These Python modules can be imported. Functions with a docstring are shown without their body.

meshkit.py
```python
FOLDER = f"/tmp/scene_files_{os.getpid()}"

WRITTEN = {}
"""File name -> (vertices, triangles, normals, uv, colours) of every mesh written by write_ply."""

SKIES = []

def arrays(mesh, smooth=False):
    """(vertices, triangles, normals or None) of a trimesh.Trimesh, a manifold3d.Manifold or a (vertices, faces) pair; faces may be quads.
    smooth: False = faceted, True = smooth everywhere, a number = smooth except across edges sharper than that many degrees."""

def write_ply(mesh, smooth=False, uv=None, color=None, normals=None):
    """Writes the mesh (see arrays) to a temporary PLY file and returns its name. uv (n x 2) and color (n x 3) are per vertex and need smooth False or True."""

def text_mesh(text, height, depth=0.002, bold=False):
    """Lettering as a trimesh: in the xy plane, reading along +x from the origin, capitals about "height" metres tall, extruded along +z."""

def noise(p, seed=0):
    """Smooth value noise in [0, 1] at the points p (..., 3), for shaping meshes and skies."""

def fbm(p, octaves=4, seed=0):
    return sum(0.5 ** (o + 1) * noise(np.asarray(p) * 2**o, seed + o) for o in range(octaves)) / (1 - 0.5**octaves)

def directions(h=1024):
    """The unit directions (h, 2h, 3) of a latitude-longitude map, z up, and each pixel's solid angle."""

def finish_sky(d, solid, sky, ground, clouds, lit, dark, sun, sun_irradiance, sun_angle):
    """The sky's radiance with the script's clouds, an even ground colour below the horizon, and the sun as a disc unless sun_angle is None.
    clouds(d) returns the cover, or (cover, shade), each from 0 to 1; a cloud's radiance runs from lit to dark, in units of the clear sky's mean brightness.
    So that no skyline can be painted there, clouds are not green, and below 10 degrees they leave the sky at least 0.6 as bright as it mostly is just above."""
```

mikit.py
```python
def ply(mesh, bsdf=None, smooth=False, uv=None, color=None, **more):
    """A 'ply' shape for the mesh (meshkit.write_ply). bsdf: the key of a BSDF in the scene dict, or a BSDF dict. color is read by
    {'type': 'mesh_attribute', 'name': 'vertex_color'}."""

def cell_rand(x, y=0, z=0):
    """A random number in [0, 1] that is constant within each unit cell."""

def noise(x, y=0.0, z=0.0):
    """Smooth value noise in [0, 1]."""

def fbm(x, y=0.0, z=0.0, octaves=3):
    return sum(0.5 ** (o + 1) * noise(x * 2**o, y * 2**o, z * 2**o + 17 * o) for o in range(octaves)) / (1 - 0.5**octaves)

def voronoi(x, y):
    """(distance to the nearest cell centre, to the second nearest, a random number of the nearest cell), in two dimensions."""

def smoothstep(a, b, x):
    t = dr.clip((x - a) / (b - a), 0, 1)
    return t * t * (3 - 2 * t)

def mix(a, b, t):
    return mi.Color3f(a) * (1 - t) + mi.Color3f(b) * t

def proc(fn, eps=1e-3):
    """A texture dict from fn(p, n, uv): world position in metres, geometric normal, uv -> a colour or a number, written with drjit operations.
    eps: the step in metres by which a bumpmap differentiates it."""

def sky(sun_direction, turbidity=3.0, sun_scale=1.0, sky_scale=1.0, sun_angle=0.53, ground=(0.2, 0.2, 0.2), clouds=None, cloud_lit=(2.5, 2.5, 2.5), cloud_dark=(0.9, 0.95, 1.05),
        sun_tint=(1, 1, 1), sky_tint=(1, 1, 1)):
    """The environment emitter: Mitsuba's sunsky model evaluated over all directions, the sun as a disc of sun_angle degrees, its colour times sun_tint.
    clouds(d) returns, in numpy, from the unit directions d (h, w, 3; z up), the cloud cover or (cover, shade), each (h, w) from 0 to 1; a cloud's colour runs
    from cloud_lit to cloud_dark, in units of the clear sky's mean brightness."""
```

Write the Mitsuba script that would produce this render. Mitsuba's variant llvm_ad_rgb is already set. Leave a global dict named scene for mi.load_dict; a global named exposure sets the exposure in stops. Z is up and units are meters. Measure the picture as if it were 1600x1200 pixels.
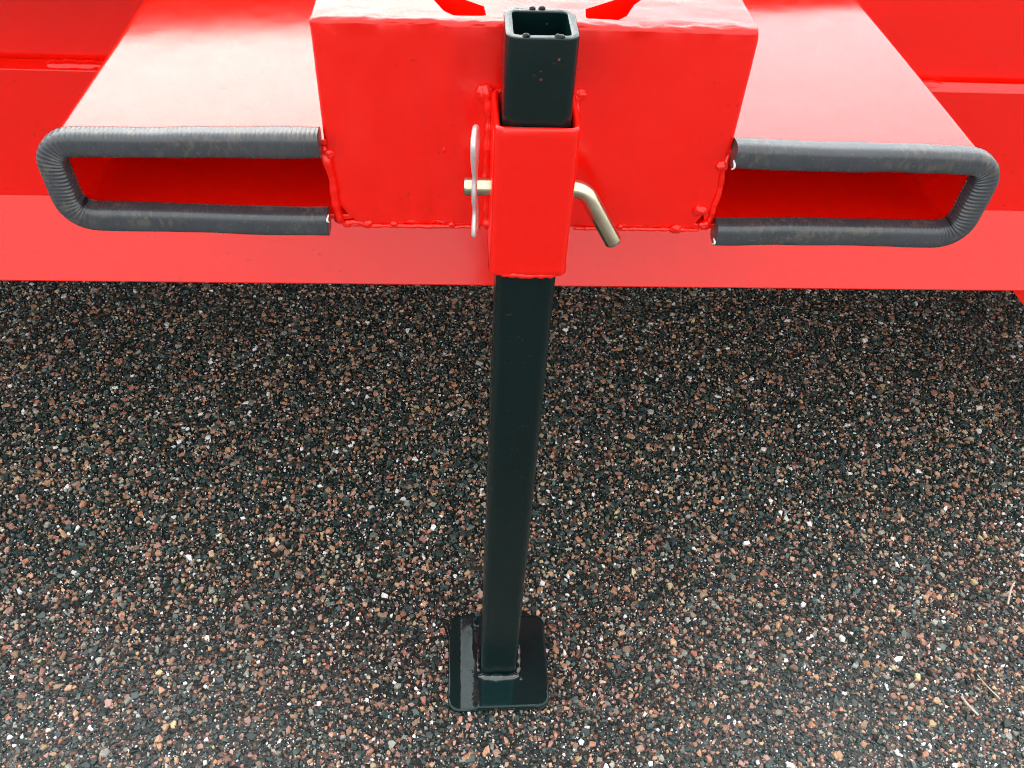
import math
import numpy as np
import trimesh
import manifold3d as m3
import drjit as dr
import mitsuba as mi
import meshkit
import mikit
from shapely.geometry import Polygon, Point
from mikit import proc, noise, fbm, voronoi, smoothstep, mix

scene, labels = {}, {}
rng = np.random.default_rng(11)

# ------------------------------------------------------------------ camera, sky, exposure
CAM = np.array([-0.0557, -0.6147, 1.2374])
FWD = np.array([0.05793543, 0.70079897, -0.71100232])
UP = np.array([-0.00348024, 0.71233602, 0.70182995])
scene['camera'] = {'type': 'perspective', 'fov': 62.02, 'fov_axis': 'x', 'near_clip': 0.01, 'far_clip': 200.0,
                   'to_world': mi.ScalarTransform4f().look_at(origin=CAM.tolist(), target=(CAM + FWD).tolist(), up=UP.tolist())}


SUN = np.array([-0.16, 0.80, 0.44])


def overcast(d):
    """A closed cloud deck, brightest where the veiled sun stands behind the machine, with soft broad patches."""
    s = meshkit.fbm(d * 1.7 + 3.1, 3, seed=5) - 0.5
    glow = np.exp(-(1 - d @ (SUN / np.linalg.norm(SUN))) / 0.33)
    return np.ones(d.shape[:2]), np.clip(1 - glow + 0.35 * s, 0, 1)


scene['sky'] = mikit.sky(SUN, turbidity=3, sun_scale=0.02, sun_angle=30, clouds=overcast,
                         cloud_lit=(4.0, 4.3, 4.35), cloud_dark=(1.42, 1.43, 1.40), ground=(0.06, 0.06, 0.06))
exposure = 4.1


# ------------------------------------------------------------------ materials
def bump(inner, fn, scale=1.0, eps=4e-4):
    return {'type': 'bumpmap', 'arbitrary': proc(fn, eps), 'scale': scale, 'bsdf': inner}


def paint_rough(p, n, uv):
    return 0.13 + 0.10 * fbm(p.x * 60, p.y * 60, p.z * 60, 3)


def red_colour(p, n, uv):
    grit = smoothstep(0.86, 0.93, noise(p.x * 260, p.y * 260, p.z * 260)) * smoothstep(0.60, 0.75, noise(p.x * 30 + 7, p.y * 30, p.z * 30))
    c = mix((0.83, 0.0065, 0.0009), (0.78, 0.0048, 0.0007), fbm(p.x * 9, p.y * 9, p.z * 9, 3))
    return mix(c, (0.06, 0.014, 0.010), grit * 0.35)


def peel(p, n, uv):
    return 0.00003 * noise(p.x * 260 + 0.3, p.y * 260 + 0.6, p.z * 260 + 0.41) + 0.00020 * noise(p.x * 38 + 0.2, p.y * 38 + 0.7, p.z * 37.3 + 0.46)


scene['red_paint'] = bump({'type': 'principled', 'base_color': proc(red_colour), 'roughness': proc(paint_rough), 'eta': 1.56}, peel)


def brushed_red(p, n, uv):
    return 0.00022 * fbm(p.x * 22, p.y * 90, p.z * 22, 3)


scene['brush_red'] = bump({'type': 'principled', 'base_color': proc(red_colour), 'roughness': proc(lambda p, n, uv: 0.15 + 0.20 * fbm(p.x * 28, p.y * 130, p.z * 28, 3)), 'eta': 1.56}, brushed_red)


scene['dim_bounce_red'] = {'type': 'principled', 'base_color': {'type': 'rgb', 'value': [0.36, 0.07, 0.045]}, 'roughness': 0.55}  # red darkened for the unseen underside, to cut light bounced onto the ground


def black_colour(p, n, uv):
    chips = smoothstep(0.80, 0.86, noise(p.x * 330, p.y * 330, p.z * 330)) * smoothstep(0.60, 0.70, noise(p.x * 70 + 3, p.y * 70, p.z * 70)) * (0.15 + 1.0 * smoothstep(0.945, 0.965, p.z))
    c = mix((0.0010, 0.0088, 0.0088), (0.0018, 0.0118, 0.0118), fbm(p.x * 14, p.y * 14, p.z * 6, 3))
    return mix(c, (0.22, 0.05, 0.05), chips * 0.8)


scene['black_paint'] = bump({'type': 'principled', 'base_color': proc(black_colour), 'roughness': proc(lambda p, n, uv: 0.16 + 0.14 * fbm(p.x * 70, p.y * 70, p.z * 8, 3)), 'eta': 1.42},
                            lambda p, n, uv: 0.00022 * noise(p.x * 90 + 0.3, p.y * 90 + 0.4, p.z * 9) + 0.00002 * noise(p.x * 300, p.y * 300, p.z * 300))
scene['wet_black_paint'] = bump({'type': 'principled', 'base_color': {'type': 'rgb', 'value': [0.0018, 0.0165, 0.0175]}, 'roughness': proc(lambda p, n, uv: 0.05 + 0.06 * noise(p.x * 80, p.y * 80)), 'eta': 1.45},
                                lambda p, n, uv: 0.00016 * fbm(p.x * 45, p.y * 45, p.z * 45, 2))


scene['wet_weld_paint'] = bump({'type': 'principled', 'base_color': {'type': 'rgb', 'value': [0.004, 0.014, 0.015]}, 'roughness': 0.09, 'eta': 1.9}, lambda p, n, uv: 0.0005 * fbm(p.x * 160, p.y * 160, p.z * 160, 2))


def rubber_colour(p, n, uv):
    dust = smoothstep(0.46, 0.66, fbm(p.x * 260, p.y * 130, p.z * 130, 4)) * smoothstep(0.40, 0.62, fbm(p.x * 22, p.y * 60, p.z * 60, 2))
    scuff = smoothstep(0.80, 0.86, noise(p.x * 520, p.y * 420, p.z * 420))
    c = mix((0.034, 0.040, 0.048), (0.052, 0.058, 0.068), fbm(p.x * 90, p.y * 90, p.z * 90, 3))
    return mix(mix(c, (0.12, 0.105, 0.080), dust * 0.5), (0.14, 0.14, 0.14), scuff * 0.3)


scene['rubber'] = bump({'type': 'principled', 'base_color': proc(rubber_colour), 'roughness': 0.34, 'eta': 1.65}, lambda p, n, uv: 0.00006 * fbm(p.x * 300, p.y * 300, p.z * 300, 2))
scene['zinc'] = bump({'type': 'principled', 'base_color': proc(lambda p, n, uv: mix((0.80, 0.74, 0.56), (0.60, 0.53, 0.36), fbm(p.x * 120, p.y * 120, p.z * 120, 3))), 'metallic': 1.0,
                      'roughness': proc(lambda p, n, uv: 0.14 + 0.14 * noise(p.x * 200, p.y * 200, p.z * 200))}, lambda p, n, uv: 0.00002 * noise(p.x * 400, p.y * 400, p.z * 400))
scene['bright_wire'] = {'type': 'principled', 'base_color': {'type': 'rgb', 'value': [0.86, 0.86, 0.87]}, 'metallic': 0.75, 'roughness': 0.38}
scene['bare_core'] = {'type': 'principled', 'base_color': {'type': 'rgb', 'value': [0.75, 0.74, 0.72]}, 'roughness': 0.4}
scene['pale_straw'] = {'type': 'principled', 'base_color': proc(lambda p, n, uv: mix((0.62, 0.60, 0.54), (0.42, 0.38, 0.30), noise(p.x * 150, p.y * 150))), 'roughness': 0.6}
scene['splinter_wood'] = {'type': 'principled', 'base_color': proc(lambda p, n, uv: mix((0.66, 0.42, 0.36), (0.74, 0.62, 0.52), noise(p.x * 160, p.y * 160))), 'roughness': 0.6}
scene['straw'] = {'type': 'principled', 'base_color': proc(lambda p, n, uv: mix((0.48, 0.40, 0.22), (0.62, 0.58, 0.45), noise(p.x * 120, p.y * 120))), 'roughness': 0.6}


def asphalt_colour(p, n, uv):
    d1, d2, k = voronoi(p.x * 150, p.y * 150)
    c = mix((0.0035, 0.0075, 0.0070), (0.010, 0.019, 0.018), k)
    c = mix(c, (0.16, 0.075, 0.050), smoothstep(0.80, 0.81, k) * smoothstep(0.62, 0.5, d1))
    e1, e2, q = voronoi(p.x * 420, p.y * 420)
    return mix(c, (0.45, 0.45, 0.44), smoothstep(0.93, 0.94, q) * smoothstep(0.45, 0.35, e1))


scene['asphalt'] = bump({'type': 'principled', 'base_color': proc(asphalt_colour), 'roughness': 0.34, 'specular': 0.6},
                        lambda p, n, uv: 0.0011 * fbm(p.x * 210, p.y * 210, 0.0, 3), eps=3e-4)
scene['stone'] = {'type': 'principled', 'base_color': {'type': 'mesh_attribute', 'name': 'vertex_color'}, 'roughness': 0.26, 'specular': 0.6}


# ------------------------------------------------------------------ mesh helpers
def T(*a):
    return np.array(a, float)


def add(key, mesh, bsdf, smooth=35, label=None, **kw):
    scene[key] = mikit.ply(mesh, bsdf, smooth=smooth, **kw)
    if label:
        labels[key] = {'label': label}
    return key


def numbered(base):
    if base not in scene:
        return base
    k = 1
    while f'{base}_{k:03d}' in scene:
        k += 1
    return f'{base}_{k:03d}'


def rrect(w, h, r, n=6, cx=0.0, cy=0.0):
    """A rounded rectangle's outline, counter-clockwise, 4 (n + 1) points."""
    out = []
    for sx, sy, a0 in ((1, 1, 0), (-1, 1, 90), (-1, -1, 180), (1, -1, 270)):
        for k in range(n + 1):
            a = math.radians(a0 + 90 * k / n)
            out.append((cx + sx * (w / 2 - r) + r * math.cos(a), cy + sy * (h / 2 - r) + r * math.sin(a)))
    return np.array(out)


def loft(rings, closed=False, caps=True):
    """Rings of equal point count (k, 3), skinned in order; closed joins the last to the first."""
    n, k = len(rings), len(rings[0])
    v = np.vstack(rings)
    f = []
    for a in range(n if closed else n - 1):
        b = (a + 1) % n
        for i in range(k):
            j = (i + 1) % k
            f += [(a * k + i, a * k + j, b * k + j), (a * k + i, b * k + j, b * k + i)]
    if caps and not closed:
        c0, c1 = len(v), len(v) + 1
        v = np.vstack([v, rings[0].mean(0), rings[-1].mean(0)])
        for i in range(k):
            j = (i + 1) % k
            f += [(c0, j, i), (c1, (n - 1) * k + i, (n - 1) * k + j)]
    return trimesh.Trimesh(v, f, process=False)


def square_tube(size, wall, r, z0, z1, bevel=0.0008, h=None, steps=1):
    """A hollow square section along z with small bevels at the cut ends."""
    h = h or size

    def ring(inset, z):
        p = rrect(size - 2 * inset, h - 2 * inset, max(r - inset, 0.0012))
        return np.column_stack([p, np.full(len(p), z)])
    b = bevel
    out = [ring(0, z) for z in np.linspace(z0 + b, z1 - b, steps + 1)]
    inn = [ring(wall, z) for z in np.linspace(z1 - b, z0 + b, steps + 1)]
    return loft([ring(b, z0)] + out + [ring(b, z1), ring(wall - b, z1)] + inn + [ring(wall - b, z0)], closed=True)


def frames(path):
    t = np.gradient(path, axis=0)
    t /= np.linalg.norm(t, axis=1, keepdims=True)
    u = np.zeros_like(t)
    a = np.cross(t[0], [0.3, 1.0, 0.2])
    for i in range(len(t)):
        a = a - t[i] * (a @ t[i])
        a /= np.linalg.norm(a)
        u[i] = a
    return t, u, np.cross(t, u)


def tube(path, radius, sides=16, wobble=None):
    """A swept round bar; radius is a number, one per point, or (points, sides)."""
    path = np.asarray(path, float)
    t, u, w = frames(path)
    ang = np.arange(sides) * 2 * np.pi / sides
    r = np.broadcast_to(np.asarray(radius, float).reshape(-1, 1) if np.ndim(radius) < 2 else radius, (len(path), sides))
    p = path[:, None] + r[..., None] * (np.cos(ang)[None, :, None] * u[:, None] + np.sin(ang)[None, :, None] * w[:, None])
    return loft(list(p))


def resample(pts, step):
    pts = np.asarray(pts, float)
    s = np.r_[0, np.cumsum(np.linalg.norm(np.diff(pts, axis=0), axis=1))]
    n = max(2, int(round(s[-1] / step)) + 1)
    q = np.linspace(0, s[-1], n)
    return np.column_stack([np.interp(q, s, pts[:, k]) for k in range(3)])


def fillet(pts, r, n=8):
    """A polyline with its inner corners rounded."""
    pts = [np.asarray(p, float) for p in pts]
    out = [pts[0]]
    for a, b, c in zip(pts[:-2], pts[1:-1], pts[2:]):
        d0, d1 = a - b, c - b
        l0, l1 = np.linalg.norm(d0), np.linalg.norm(d1)
        d0, d1 = d0 / l0, d1 / l1
        half = math.acos(np.clip(d0 @ d1, -1, 1)) / 2
        cut = min(r / math.tan(half), l0 * 0.49, l1 * 0.49)
        p0, p1 = b + d0 * cut, b + d1 * cut
        for k in range(n + 1):
            s = k / n
            out.append((1 - s) ** 2 * p0 + 2 * s * (1 - s) * b + s * s * p1)
    out.append(pts[-1])
    return np.array(out)


def bead(pts, r, seed=0, ripple=0.18, rough=0.5, step=None, pitch=3.2):
    """A weld bead: a lumpy tube with ripples, tapering at both ends."""
    path = resample(pts, step or r * 0.35)
    s = np.arange(len(path)) * (step or r * 0.35)
    g = np.random.default_rng(seed)
    env = np.clip(np.minimum(s, s[-1] - s) / (1.6 * r) + 0.25, 0, 1) ** 0.5
    lump = 1 + rough * (meshkit.fbm(np.column_stack([s / (3.5 * r), s * 0 + seed, s * 0]), 3) - 0.5) + ripple * np.sin(s * 2 * np.pi / (pitch * r))
    path = path + (meshkit.fbm(path / (4 * r) + seed, 2)[:, None] - 0.5) * r * 0.6 * g.normal(size=3)
    return tube(path, r * env * lump, 12)


def blob(c, r, seed=0, squash=(1, 1, 1)):
    m = trimesh.creation.icosphere(3, 1.0)
    v = np.array(m.vertices)
    v = v * (0.75 + 0.5 * meshkit.fbm(v * 1.7 + 11.3 * seed, 3)[:, None])
    m.vertices = v * r * np.asarray(squash) + np.asarray(c)
    return m


def rounded_box(lo, hi, r, seg=16):
    lo, hi = np.asarray(lo, float), np.asarray(hi, float)
    s = m3.Manifold.sphere(r, seg)
    return m3.Manifold.batch_hull([s.translate([(lo, hi)[a][0] + (r, -r)[a], (lo, hi)[b][1] + (r, -r)[b], (lo, hi)[c][2] + (r, -r)[c]]) for a in (0, 1) for b in (0, 1) for c in (0, 1)])


def prism(poly, z0, z1):
    return m3.CrossSection([np.asarray(poly, float)], m3.FillRule.NonZero).extrude(z1 - z0).translate([0, 0, z0])


def as_trimesh(man):
    m = man.to_mesh()
    return trimesh.Trimesh(np.array(m.vert_properties[:, :3], float), np.array(m.tri_verts), process=True)


def profile_x(profile, x0, x1):
    """A (y, z) outline extruded along x."""
    p = np.asarray(profile, float)
    m = m3.CrossSection([p], m3.FillRule.NonZero).extrude(x1 - x0)   # (a, b, h) -> (h, a, b)
    return m.transform([[0, 0, 1, x0], [1, 0, 0, 0], [0, 1, 0, 0]])


def thick_line(pts, t):
    """The outline of a sheet of thickness t whose outer face runs through the (y, z) points; corners rounded a little."""
    from shapely.geometry import LineString
    g = LineString(pts).buffer(-t, single_sided=True, join_style='mitre')
    g = g.buffer(-t * 0.22).buffer(t * 0.22, quad_segs=5)
    return np.array(g.exterior.coords)[:-1]


# ------------------------------------------------------------------ ground
GX, GY = (-30, 30), (-30, 30)
gv = np.array([[GX[0], GY[0], 0], [GX[1], GY[0], 0], [GX[1], GY[1], 0], [GX[0], GY[1], 0]], float)
add('ground', (gv, np.array([[0, 1, 2], [0, 2, 3]])), 'asphalt', smooth=False)
labels['ground'] = {'label': 'dark asphalt with exposed grey, salmon and white stone chips', 'kind': 'structure'}

patch = Polygon([(-0.86, -0.36), (0.92, -0.40), (1.62, 1.30), (-1.42, 1.28)])


def inside(x, y):
    """In the paved patch that is built chip by chip."""
    xl = np.interp(y, (-0.40, 1.30), (-0.86, -1.42))
    xr = np.interp(y, (-0.40, 1.30), (0.92, 1.62))
    return (y > -0.38) & (y < 1.30) & (x > xl) & (x < xr)


PALETTE = np.array([
    (0.013, 0.025, 0.023), (0.022, 0.040, 0.037), (0.035, 0.058, 0.054), (0.054, 0.084, 0.078), (0.028, 0.046, 0.055), (0.095, 0.125, 0.115),   # basalt
    (0.35, 0.178, 0.110), (0.31, 0.138, 0.094), (0.39, 0.245, 0.150), (0.25, 0.155, 0.118), (0.20, 0.143, 0.098), (0.33, 0.188, 0.160),        # granite
    (0.40, 0.33, 0.18), (0.25, 0.26, 0.225), (0.70, 0.72, 0.68), (0.83, 0.85, 0.85)])
W_BIG = np.array([16, 20, 15, 9, 6, 4, 6.2, 4.2, 7.2, 4.8, 5.6, 3.6, 1.6, 5.5, 1.6, 1.3])
W_SMALL = np.array([16, 20, 14, 8, 5, 5, 3.2, 2.2, 3, 3, 3, 2.2, 1.4, 5, 7, 8])


def stones(x, y, r, h, z, colour, sides=6):
    """Crushed chips: a jittered ring at the foot, one at the shoulder and a cap. Returns arrays (n, k, 3), triangles (m, 3), colours (n, k, 3)."""
    n = len(x)
    a = (np.arange(sides)[None] + rng.uniform(-0.42, 0.42, (n, sides)) + rng.uniform(0, 1, (n, 1))) * 2 * np.pi / sides
    rr = r[:, None] * rng.uniform(0.66, 1.18, (n, sides))
    st, ph = rng.uniform(0.52, 1.0, n)[:, None], rng.uniform(0, np.pi, n)[:, None]

    def place(rad, zz):
        px, py = rad * np.cos(a), rad * np.sin(a) * st
        return np.stack([x[:, None] + px * np.cos(ph) - py * np.sin(ph), y[:, None] + px * np.sin(ph) + py * np.cos(ph), zz], -1)
    foot = place(rr, np.full((n, sides), -0.0006))
    tilt = rng.normal(0, 0.16, (n, 2))
    top_r = rr * rng.uniform(0.70, 0.95, (n, sides))
    sh = place(top_r, np.zeros((n, sides)))
    sh[..., 2] = (z + h)[:, None] * rng.uniform(0.80, 1.08, (n, sides)) + (sh[..., 0] - x[:, None]) * tilt[:, :1] + (sh[..., 1] - y[:, None]) * tilt[:, 1:]
    cap = np.stack([x + rng.normal(0, 0.15, n) * r, y + rng.normal(0, 0.15, n) * r, sh[..., 2].mean(1) + h * rng.uniform(0.0, 0.16, n)], -1)[:, None]
    v = np.concatenate([foot, sh, cap], 1)
    i = np.arange(sides)
    j = (i + 1) % sides
    f = np.vstack([np.column_stack([i, j, sides + j]), np.column_stack([i, sides + j, sides + i]), np.column_stack([sides + i, sides + j, np.full(sides, 2 * sides)])])
    c = np.clip(colour[:, None] * rng.uniform(0.96, 1.52, (n, v.shape[1], 1)), 0, 0.9)
    return v, f, c


def scatter(cell, jitter=0.5):
    xs, ys = np.meshgrid(np.arange(-1.5, 1.7, cell), np.arange(-0.40, 1.32, cell * 0.92))
    xs = xs + (np.arange(xs.shape[0]) % 2)[:, None] * cell / 2
    x = (xs + rng.uniform(-jitter, jitter, xs.shape) * cell).ravel()
    y = (ys + rng.uniform(-jitter, jitter, ys.shape) * cell).ravel()
    k = inside(x, y)
    return x[k], y[k]


def pick(weights, n):
    return PALETTE[rng.choice(len(PALETTE), n, p=weights / weights.sum())] * rng.uniform(0.75, 1.25, (n, 1))


sx_, sy_ = scatter(0.0079)
sr = 0.0024 + 0.0034 * rng.beta(1.6, 2.2, len(sx_))
big = rng.uniform(size=len(sx_)) < 0.10
sr = np.where(big, rng.uniform(0.0054, 0.0082, len(sx_)), sr)
sv, sf, sc = stones(sx_, sy_, sr, sr * rng.uniform(0.30, 0.62, len(sx_)), 0.0004 + np.zeros(len(sx_)), pick(W_BIG, len(sx_)), 5)
tx_, ty_ = scatter(0.0060)
tr = 0.0009 + 0.0024 * rng.beta(1.3, 2.2, len(tx_))
tv, tf, tc = stones(tx_, ty_, tr, tr * rng.uniform(0.35, 0.7, len(tx_)), 0.0007 * rng.uniform(0.3, 1.6, len(tx_)), pick(W_SMALL, len(tx_)), 4)
near = np.argsort(-sr / np.linalg.norm(np.column_stack([sx_, sy_, 0 * sx_]) - CAM, axis=1) * ((sx_ > -0.68) & (sx_ < 0.80) & (sy_ > -0.15)))[:290]
rest = np.setdiff1d(np.arange(len(sx_)), near)


def joined(v, f, c):
    k = v.shape[1]
    return (v.reshape(-1, 3), (f[None] + (np.arange(len(v)) * k)[:, None, None]).reshape(-1, 3)), c.reshape(-1, 3)


m1, c1 = joined(sv[rest], sf, sc[rest])
m2, c2 = joined(tv, tf, tc)
add('ground__aggregate', (np.vstack([m1[0], m2[0]]), np.vstack([m1[1], m2[1] + len(m1[0])])), 'stone', smooth=False, color=np.vstack([c1, c2]))
labels['ground__aggregate'] = {'label': 'fine stone chips set in the asphalt', 'kind': 'stuff'}
for k in near:
    add(numbered('ground__stone'), (sv[k], sf), 'stone', smooth=False, color=sc[k])

# ------------------------------------------------------------------ red machine frame: body behind
F = 'machine_frame'
labels[F] = {'label': 'glossy red steel machine frame with two fork pockets beside a welded central box', 'category': 'machine frame'}
YB, ZL, ZT = 0.420, 0.744, 0.950       # wall plane, ledge height, wall top
BX0, BX1 = -2.6, 2.7


def wall_top(x):
    return 0.950 - 0.054 * (x + 0.35) / 0.75


panel = (m3.Manifold.hull_points([T(x, y, z) for y in (YB, YB + 0.012) for x in (BX0, BX1) for z in (0.50, wall_top(x))]))
for x0, x1 in ((-0.392, -0.152), (0.152, 0.401)):           # the pockets run on through the wall
    panel = panel - m3.Manifold.cube((x1 - x0, 0.1, 0.074)).translate((x0, YB - 0.03, 0.792))
add(F + '__upper_panel', panel, 'red_paint', smooth=False)
add(F + '__top_deck', m3.Manifold.hull_points([T(x, y, wall_top(x) - dz) for y in (YB + 0.013, 4.6) for x in (BX0, BX1) for dz in (0.016, 0.004)]), 'red_paint', smooth=False)
add(F + '__unseen_shade_tube', rounded_box((BX0, 0.350, 0.868), (-0.415, YB - 0.001, 0.925), 0.006), 'red_paint')  # unseen tube added above the view to shade the panel at upper left
add(F + '__underside', rounded_box((BX0, YB + 0.013, 0.500), (BX1, 4.6, 0.512), 0.002), 'dim_bounce_red')
add(F + '__lower_panel', as_trimesh(profile_x(thick_line([(YB - 0.0030, ZL + 0.0040), (YB - 0.0110, ZL - 0.0022), (YB - 0.0110, 0.5657), (0.352, 0.4710), (0.362, 0.4640)], 0.0085), BX0, BX1)), 'red_paint', label='red lower plate bent outward into a skirt')
rail = m3.Manifold.hull_points([T(x, y, z) for y in (0.366, 0.378) for x, z in ((0.760, 0.4665), (1.40, 0.4665), (0.985, 0.262), (1.40, 0.262))])
add(F + '__side_plate', rail, 'red_paint', smooth=False)
add(F + '__weld_bead', bead([(-0.566, YB - 0.0092, ZL + 0.002), (-0.52, YB - 0.0092, ZL + 0.0025), (-0.385, YB - 0.0092, ZL + 0.002)], 0.0076, 3, ripple=0.05, rough=0.35), 'red_paint')
add(F + '__weld_bead_001', bead([(0.392, YB - 0.0092, ZL + 0.002), (0.55, YB - 0.0092, ZL + 0.004), (0.571, YB - 0.0070, ZL + 0.002)], 0.0076, 8, ripple=0.05, rough=0.35), 'red_paint')
add(F + '__weld_bead_002', bead([(0.66, 0.4095, 0.5665), (0.73, 0.4095, 0.5672), (0.90, 0.4095, 0.5668)], 0.0034, 5, ripple=0.12, rough=0.6), 'red_paint')

# ------------------------------------------------------------------ central box
X0, X1, Y0, Z0, Z1 = -0.1722, 0.1744, 0.0333, 0.7835, 0.9700
B = F + '__hitch_box'
box = rounded_box((X0, Y0, Z0), (X1, YB + 0.004, Z1), 0.0042, 20)
slot = [(-0.0385, 0.0455), (-0.0400, 0.0640), (-0.0575, 0.0775), (-0.085, 0.100), (-0.098, 0.100), (-0.080, 0.075), (-0.0715, 0.053), (-0.0640, 0.0455)]
slot = np.array(Polygon(slot).buffer(-0.003).buffer(0.003).exterior.coords)[:-1][::-1]
if Polygon(slot).exterior.is_ccw is False:
    slot = slot[::-1]
mir = slot[::-1] * [-1, 1]
box = box - prism(slot, Z1 - 0.055, Z1 + 0.05) - prism(mir, Z1 - 0.055, Z1 + 0.05)


def notch(tri):
    return m3.Manifold.hull_points([T(x, y, z) for y in (Y0 - 0.01, Y0 + 0.014) for x, z in tri])


box = box - notch([(-0.1668, 0.8080), (-0.1500, 0.7895), (-0.1625, 0.7880)]) - notch([(0.1555, 0.7885), (0.1628, 0.8015), (0.1680, 0.7885)])
bm = as_trimesh(box.refine_to_length(0.0055))
v, nrm = np.array(bm.vertices), np.array(bm.vertex_normals)
front = np.clip(-nrm[:, 1], 0, 1) ** 2
left = np.clip((-0.03 - v[:, 0]) / 0.05, 0, 1) * np.clip((v[:, 0] - X0) / 0.012, 0, 1)
runs = meshkit.fbm(np.column_stack([v[:, 0] * 48, v[:, 2] * 5 + 1.3, v[:, 0] * 0]), 3, seed=2) - 0.5
sag = runs * (0.0008 + 0.0075 * left)
edge = np.exp(-((v[:, 2] - Z1) / 0.006) ** 2) * np.exp(-((v[:, 1] - Y0) / 0.008) ** 2)
lumps = (meshkit.fbm(v * 120, 3, seed=4) - 0.5) * 0.0068 * edge + (meshkit.fbm(v * 55, 3, seed=9) - 0.5) * 0.0007
low = np.exp(-((v[:, 2] - Z0) / 0.006) ** 2)
lumps += (meshkit.fbm(v * 150, 3, seed=6) - 0.5) * 0.003 * low
side = np.exp(-((v[:, 0] - X0) / 0.006) ** 2) + np.exp(-((v[:, 0] - X1) / 0.006) ** 2)
lumps += (meshkit.fbm(v * 110, 3, seed=7) - 0.5) * 0.0022 * side * front
ground_top = np.clip(nrm[:, 2], 0, 1) ** 2
lumps += (meshkit.fbm(np.column_stack([v[:, 0] * 30, v[:, 1] * 110, v[:, 2] * 0]), 3, seed=12) - 0.5) * 0.0012 * ground_top
bm.vertices = v + nrm * (front * sag + lumps)[:, None]
add(B, bm, 'brush_red', smooth=42, label='thick red painted steel box with two slots in its top')
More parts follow.
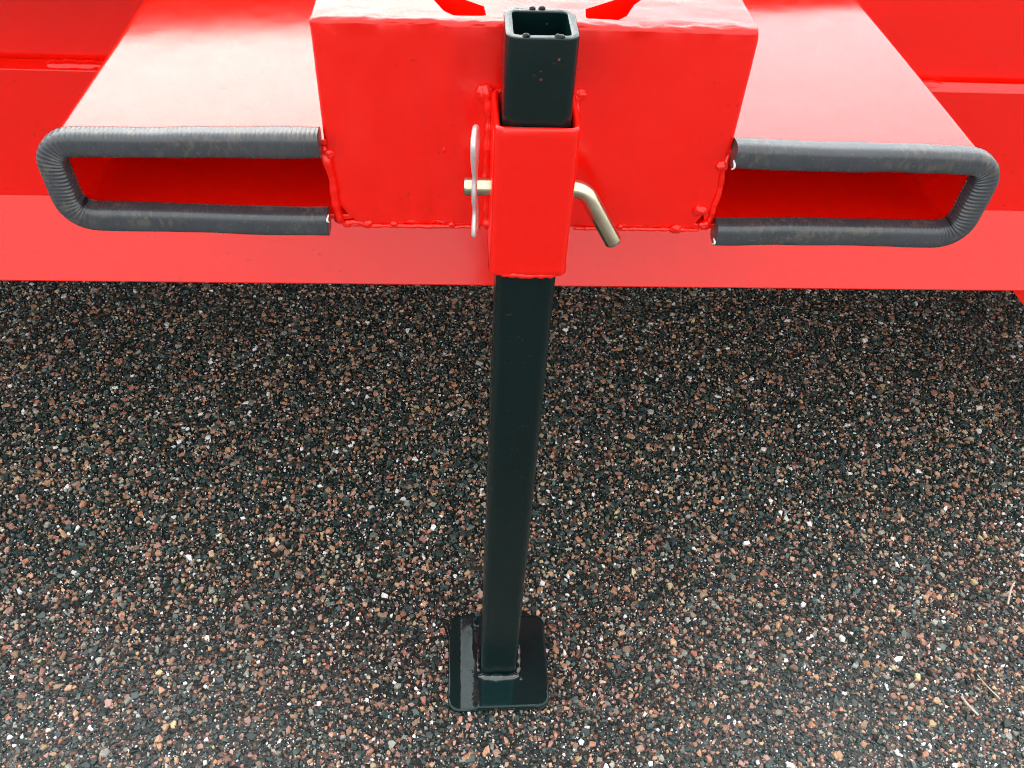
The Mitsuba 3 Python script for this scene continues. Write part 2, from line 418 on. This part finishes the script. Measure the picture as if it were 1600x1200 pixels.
# welds and spatter round the box
add(B + '__weld_bead', bead([(X0 + 0.010, Y0 - 0.0005, Z0 + 0.0015), (-0.08, Y0 - 0.0005, Z0 + 0.0005), (-0.04, Y0 - 0.0005, Z0 + 0.001)], 0.0017, 14, ripple=0.02, rough=1.0, pitch=7), 'red_paint')
add(B + '__weld_bead_001', bead([(0.045, Y0 - 0.0005, Z0 + 0.0005), (0.10, Y0 - 0.0005, Z0 + 0.001), (X1 - 0.012, Y0 - 0.0005, Z0 + 0.001)], 0.0017, 21, ripple=0.02, rough=1.0, pitch=8), 'red_paint')
add(B + '__weld_bead_002', bead([(X0 - 0.001, Y0 + 0.004, 0.862), (X0 + 0.001, Y0 - 0.001, 0.850), (X0 + 0.004, Y0 - 0.001, 0.832), (X0 + 0.004, Y0 - 0.001, 0.808), (X0 + 0.006, Y0 - 0.001, 0.787)], 0.0040, 31, ripple=0.0, rough=0.5), 'red_paint')
add(B + '__weld_bead_003', bead([(X1 - 0.001, Y0 + 0.002, 0.862), (X1 - 0.004, Y0 - 0.001, 0.850), (X1 - 0.002, Y0 + 0.001, 0.830), (X1 - 0.004, Y0 - 0.001, 0.806), (X1 - 0.006, Y0 - 0.001, 0.787)], 0.0026, 37, ripple=0.0, rough=0.7), 'red_paint')
for k, (x, z, r) in enumerate([(0.1690, 0.8515, 0.0052), (0.1585, 0.8065, 0.0062), (0.1665, 0.7900, 0.0055), (0.140, 0.7855, 0.0050), (-0.1420, 0.7865, 0.0048), (-0.118, 0.7865, 0.0036), (-0.1690, 0.8560, 0.0050),
                               (0.088, 0.7870, 0.0032), (-0.066, 0.7865, 0.0030), (-0.1600, 0.7860, 0.0040)]):
    add(numbered(B + '__weld_spatter'), blob((x, Y0 - 0.001, z), r, k, (1.1, 0.6, 0.9)), 'red_paint', smooth=True)
for k, (x, z, r) in enumerate([(-0.060, 0.928, 0.0022), (-0.072, 0.861, 0.0018), (0.083, 0.892, 0.0014), (-0.055, 0.905, 0.0012)]):
    add(numbered(B + '__weld_spatter'), blob((x, Y0 + 0.0004, z), r, 40 + k, (0.8, 0.5, 1.5)), 'red_paint', smooth=True)

# ------------------------------------------------------------------ fork pockets and their rubber edge trim


def pocket(s, xo, name, label, drop):
    """A flat rectangular steel pocket; s = -1 left, +1 right; xo its outer side."""
    xi = s * 0.150
    ZPB, ZPT = 0.7900 - drop, 0.8690 - 0.5 * drop
    w, h = abs(xo - xi), ZPT - ZPB
    m = square_tube(w, 0.005, 0.009, 0.0, 0.92 - Y0, bevel=0.0006, h=h, steps=3)
    p = np.array(m.vertices)
    m.vertices = np.column_stack([(xo + xi) / 2 + p[:, 0], Y0 + p[:, 2], (ZPB + ZPT) / 2 - p[:, 1]])
    if np.linalg.det(np.array([[1, 0, 0], [0, 0, 1], [0, -1, 0]])) < 0:
        m.invert()
    add(name, m, 'red_paint', label=label)
    # trim: a clip-on rubber bead round the three free sides of the mouth
    zt, zb, xe = ZPT - 0.0025, ZPB + 0.0010, xo + s * 0.0040
    a = s * 0.1745
    line = fillet([(a, Y0 - 0.003, zt + 0.001), (s * 0.26, Y0 - 0.003, zt), (xe, Y0 - 0.003, zt - 0.002), (xe - s * 0.002, Y0 - 0.003, zb), (s * 0.28, Y0 - 0.003, zb), (a + s * 0.001, Y0 - 0.003, zb - 0.0005)], 0.024, 10)
    path = resample(line, 0.0006)
    n = len(path)
    q = np.arange(n) * 0.0006
    path[:, 1] += (meshkit.fbm(np.column_stack([q * 9, q * 0 + 2 + s, q * 0]), 2) - 0.5) * 0.003
    path[:, 2] += (meshkit.fbm(np.column_stack([q * 11, q * 0 + 5 + s, q * 0]), 2) - 0.5) * 0.0028
    sides = 26
    t, u, wv = frames(path)
    ang = np.arange(sides) * 2 * np.pi / sides
    nd = np.cos(ang)[None, :, None] * u[:, None] + np.sin(ang)[None, :, None] * wv[:, None]
    # direction towards the middle of the mouth: there the rubber is squeezed into ribs
    mid = T((xo + a) / 2, Y0, (zt + zb) / 2)
    inward = np.clip(((mid - path)[:, None] / np.linalg.norm(mid - path, axis=1)[:, None, None] * nd).sum(-1) * 0.5 + 0.5, 0, 1)
    bend = np.exp(-((path[:, 0] - xe) / 0.045) ** 2)
    patchy = meshkit.fbm(np.column_stack([q * 22, q * 0 + 9 + s, q * 0]), 2)
    amp = 0.00005 + 0.00026 * inward ** 2 * (0.4 + patchy)[:, None] + 0.00034 * bend[:, None] * inward ** 2
    if s < 0:
        amp = amp + 0.00012 * (path[:, 2] > 0.84)[:, None]
    rad = 0.0119 + amp * np.cos(q * 2 * np.pi / 0.0037 + meshkit.fbm(np.column_stack([q * 40, q * 0, q * 0]), 2) * 3)[:, None] - 0.0008 * bend[:, None] * inward ** 2
    rad = rad + (meshkit.fbm(np.column_stack([q * 30, q * 0 + 3, q * 0]), 2) - 0.5)[:, None] * 0.0012
    # the clip's section is a square with well rounded corners
    ny, nz = np.abs(nd[..., 1]), np.sqrt(np.clip(1 - nd[..., 1] ** 2, 0, 1))
    rad = rad * 0.945 / (ny ** 4.2 + nz ** 4.2) ** (1 / 4.2)
    pts = path[:, None] + rad[..., None] * nd
    # pressed flatter towards the front
    pts[..., 1] = Y0 - 0.003 + (pts[..., 1] - (Y0 - 0.003)) * 0.92
    add(name + '__edge_trim', loft(list(pts)), 'rubber', smooth=True, label=('dark grey ribbed rubber trim clipped round the left pocket mouth' if s < 0 else 'dark grey rubber trim clipped round the right pocket mouth'))
    # bare cut ends of the trim's pale core showing at the box
    for k, (z, zz) in enumerate(((zt - 0.008, zt - 0.001), (zb + 0.004, zb + 0.012)) if s < 0 else ((zt - 0.009, zt + 0.000), (zb - 0.009, zb - 0.003))):
        arc = np.array([(a - s * 0.0008 + s * 0.0012 * math.sin(t_ * 3.14), Y0 - 0.012 - 0.003 * math.sin(t_ * 3.14), z + (zz - z) * t_) for t_ in np.linspace(0, 1, 14)])
        if s > 0 or k == 1:
            add(numbered(name + '__trim_core'), tube(arc, 0.0009 * np.sin(np.linspace(0.25, 2.9, 14)) ** 0.5 * 1.1, 8), 'bare_core', smooth=True)


pocket(-1, -0.3940, F + '__fork_pocket', 'left fork pocket with ribbed rubber trim', 0.0)
pocket(1, 0.4030, F + '__fork_pocket_001', 'right fork pocket, its trim smoother', 0.0045)

# ------------------------------------------------------------------ sleeve that holds the leg
S = F + '__leg_sleeve'
ZS0, ZS1 = 0.7805, 0.9187
sm = square_tube(0.0667, 0.0052, 0.0085, ZS0, ZS1, bevel=0.0016, steps=24)
v, nrm = np.array(sm.vertices), np.array(sm.vertex_normals)
rag = np.exp(-((v[:, 2] - ZS0) / 0.010) ** 2)
sm.vertices = v + nrm * ((meshkit.fbm(v * 100, 3, seed=3) - 0.5) * (0.0006 + 0.0032 * rag))[:, None]
add(S, sm, 'red_paint', smooth=45, label='short red square steel sleeve')
add(S + '__weld_bead', bead([(-0.0335, Y0 - 0.002, 0.785), (-0.0345, Y0 - 0.002, 0.85), (-0.0345, Y0 - 0.002, 0.905), (-0.0375, Y0 - 0.0005, 0.921)], 0.0050, 51, ripple=0.12, rough=0.7), 'red_paint')
add(S + '__weld_bead_001', bead([(0.0335, Y0 - 0.002, 0.785), (0.0345, Y0 - 0.002, 0.85), (0.0350, Y0 - 0.002, 0.905), (0.0365, Y0 - 0.0005, 0.918)], 0.0044, 52, ripple=0.12, rough=0.7), 'red_paint')
add(S + '__weld_spatter', blob((-0.0400, Y0 - 0.001, 0.914), 0.0062, 61, (1.0, 0.6, 1.2)), 'red_paint', smooth=True)
add(S + '__weld_spatter_001', blob((0.0385, Y0 - 0.001, 0.9145), 0.0052, 62, (1.0, 0.7, 0.9)), 'red_paint', smooth=True)
add(S + '__weld_bead_002', bead([(-0.024, -0.0310, ZS0 + 0.0005), (0.0, -0.0318, ZS0 - 0.0005), (0.026, -0.0310, ZS0 + 0.0005)], 0.0026, 54, ripple=0.15, rough=0.8), 'red_paint')

# ------------------------------------------------------------------ support leg
L = 'support_leg'
labels[L] = {'label': 'black square tube support leg standing on a flat foot plate, held in the red sleeve', 'category': 'support leg'}
ZLEG = 0.9846
lm = square_tube(0.0531, 0.0064, 0.0098, 0.0135, ZLEG, bevel=0.0010, steps=40)
v, nrm = np.array(lm.vertices), np.array(lm.vertex_normals)
lip = np.exp(-((v[:, 2] - ZLEG) / 0.003) ** 2)
lm.vertices = v + nrm * ((meshkit.fbm(v * 130, 3, seed=8) - 0.5) * (0.00015 + 0.0002 * lip))[:, None]
add(L + '__post', lm, 'black_paint', smooth=45)
for k, (x, y, r) in enumerate([(-0.0120, -0.0235, 0.0024), (0.0105, -0.0235, 0.0024), (0.0020, 0.0250, 0.0024), (0.0130, -0.0240, 0.0022), (-0.0050, 0.0245, 0.0022)]):
    add(numbered(L + '__burr'), blob((x, y, ZLEG + 0.0004), r, 70 + k, (1.1, 0.8, 0.75)), 'black_paint', smooth=True)
PX0, PX1, PY0, PY1 = -0.0758, 0.0742, -0.0771, 0.0727
pc = rrect(PX1 - PX0, PY1 - PY0, 0.017, 8, (PX0 + PX1) / 2, (PY0 + PY1) / 2)


def plate_ring(inset, z):
    c = T((PX0 + PX1) / 2, (PY0 + PY1) / 2)
    s = 1 - inset / 0.075
    return np.column_stack([c + (pc - c) * s, np.full(len(pc), z)])


pm = loft([plate_ring(0.001, 0.0040), plate_ring(0.0, 0.0050), plate_ring(0.0, 0.0142), plate_ring(0.0010, 0.0157), plate_ring(0.004, 0.0162), plate_ring(0.02, 0.0164), plate_ring(0.04, 0.0164)])
pm = as_trimesh(m3.Manifold(m3.Mesh(np.array(pm.vertices, np.float32), np.array(pm.faces, np.uint32))).refine_to_length(0.004))
v = np.array(pm.vertices)
topv = v[:, 2] > 0.009
bent = np.clip((-0.031 - v[:, 0]) / 0.006, 0, 1)           # the left side of the plate is bent a little
v[:, 2] += bent * (0.085 * (v[:, 1] + 0.01) + 0.25 * (v[:, 1] + 0.01) ** 2) - topv * 0.0072 * np.clip((-0.033 - v[:, 0]) / 0.025, 0, 1)
v[:, 2] += 0.0015
v[:, 2] += topv * (meshkit.fbm(np.column_stack([v[:, 0] * 16, v[:, 1] * 10, v[:, 0] * 0]), 2, seed=15) - 0.5) * 0.0012
pm.vertices = v
add(L + '__foot_plate', pm, 'wet_black_paint', smooth=40, label='glossy black square foot plate with rounded corners')
W = L + '__foot_plate__weld_bead'
add(W, bead([(-0.031, -0.0295, 0.0168), (-0.015, -0.0310, 0.0170), (0.012, -0.0310, 0.0170), (0.030, -0.0295, 0.0168)], 0.0074, 81, ripple=0.10, rough=0.5), 'wet_weld_paint')
add(W + '_001', bead([(0.0300, -0.024, 0.0168), (0.0300, 0.002, 0.0172), (0.0295, 0.026, 0.0168)], 0.0052, 82, ripple=0.10, rough=0.5), 'wet_weld_paint')
add(W + '_002', bead([(-0.0295, -0.022, 0.0155), (-0.0290, 0.002, 0.0155), (-0.0290, 0.026, 0.0155)], 0.0036, 83, ripple=0.10, rough=0.5), 'wet_weld_paint')
for k, (x, y, r) in enumerate([(-0.0330, 0.016, 0.0028), (-0.0325, 0.010, 0.0020), (0.0300, 0.016, 0.0030), (-0.0400, -0.020, 0.0018), (0.0330, -0.034, 0.0028)]):
    add(numbered(L + '__foot_plate__weld_spatter'), blob((x, y, 0.0160), r, 90 + k), 'wet_weld_paint', smooth=True)

# ------------------------------------------------------------------ locking pin and its clip
ZP = 0.8478
labels['locking_pin'] = {'label': 'dull zinc steel pin through the red sleeve, its bent end hanging out on the right', 'category': 'pin'}
pl = resample(fillet([(-0.0551, 0, ZP), (0.0455, 0, ZP), (0.0770, -0.003, 0.7950)], 0.020, 12), 0.0015)
rp = np.full(len(pl), 0.0076)
rp[0], rp[-1] = 0.0068, 0.0068
scene['locking_pin'] = mikit.ply(tube(pl, rp, 28), 'zinc', smooth=40)
labels['retaining_clip'] = {'label': 'thin bright wire spring clip upright through the left end of the pin', 'category': 'clip'}
cy, cz = [], []
key = [(0.0000, 0.803), (0.0000, 0.850), (0.0005, 0.880), (0.0035, 0.893), (0.0010, 0.9005), (-0.0055, 0.9020), (-0.0125, 0.8965), (-0.0135, 0.884), (-0.0105, 0.868), (-0.0098, 0.858),
       (-0.0112, 0.8478), (-0.0098, 0.838), (-0.0078, 0.830), (-0.0095, 0.820), (-0.0125, 0.806)]
yz = np.array(key)
from scipy.interpolate import CubicSpline
ss = np.r_[0, np.cumsum(np.linalg.norm(np.diff(yz, axis=0), axis=1))]
q = np.linspace(0, ss[-1], 170)
cur = CubicSpline(ss, yz)(q)
turn = math.radians(8)
cp = np.column_stack([-0.0452 + cur[:, 0] * math.sin(turn) - (cur[:, 1] - 0.85) * 0.012, cur[:, 0] * math.cos(turn), cur[:, 1]])
rc = 0.0023 + 0.0006 * np.exp(-((cp[:, 2] - 0.888) / 0.014) ** 2) - 0.0005 * np.exp(-((cp[:, 2] - 0.862) / 0.006) ** 2) - 0.0005 * np.exp(-((cp[:, 2] - 0.830) / 0.006) ** 2)
rc[0] = rc[-1] = 0.0014
scene['retaining_clip'] = mikit.ply(tube(cp, rc, 16), 'bright_wire', smooth=50)

# ------------------------------------------------------------------ bits of straw lying on the asphalt
for i, (p0, p1, r, text) in enumerate([((0.7480, -0.034), (0.7660, -0.074), 0.0011, 'thin pale yellow straw on the asphalt, longer of two near the lower right corner'),
                                       ((0.7080, -0.068), (0.7210, -0.098), 0.0021, 'short whitish straw on the asphalt, left of and below the yellow straw'),
                                       ((0.8850, 0.130), (0.8530, 0.089), 0.0018, 'reddish pale splinter lying on the asphalt near the right edge, above the straws')]):
    k = 'straw' if i < 2 else 'splinter'
    k = numbered(k)
    a, b = T(*p0, 0.0058), T(*p1, 0.0052)
    n = T(b[1] - a[1], a[0] - b[0], 0) / np.linalg.norm(b - a)
    t_ = np.linspace(0, 1, 22)
    path = a + (b - a) * t_[:, None] + n * (np.sin(t_ * 4) * 0.0016)[:, None]
    path[:, 2] += np.sin(t_ * 3.1) * 0.001
    scene[k] = mikit.ply(tube(path, r * (0.6 + 0.5 * meshkit.fbm(path * 200, 2)), 8), ('straw', 'pale_straw', 'splinter_wood')[i], smooth=True)
    labels[k] = {'label': text, 'category': 'straw' if i < 2 else 'splinter'}
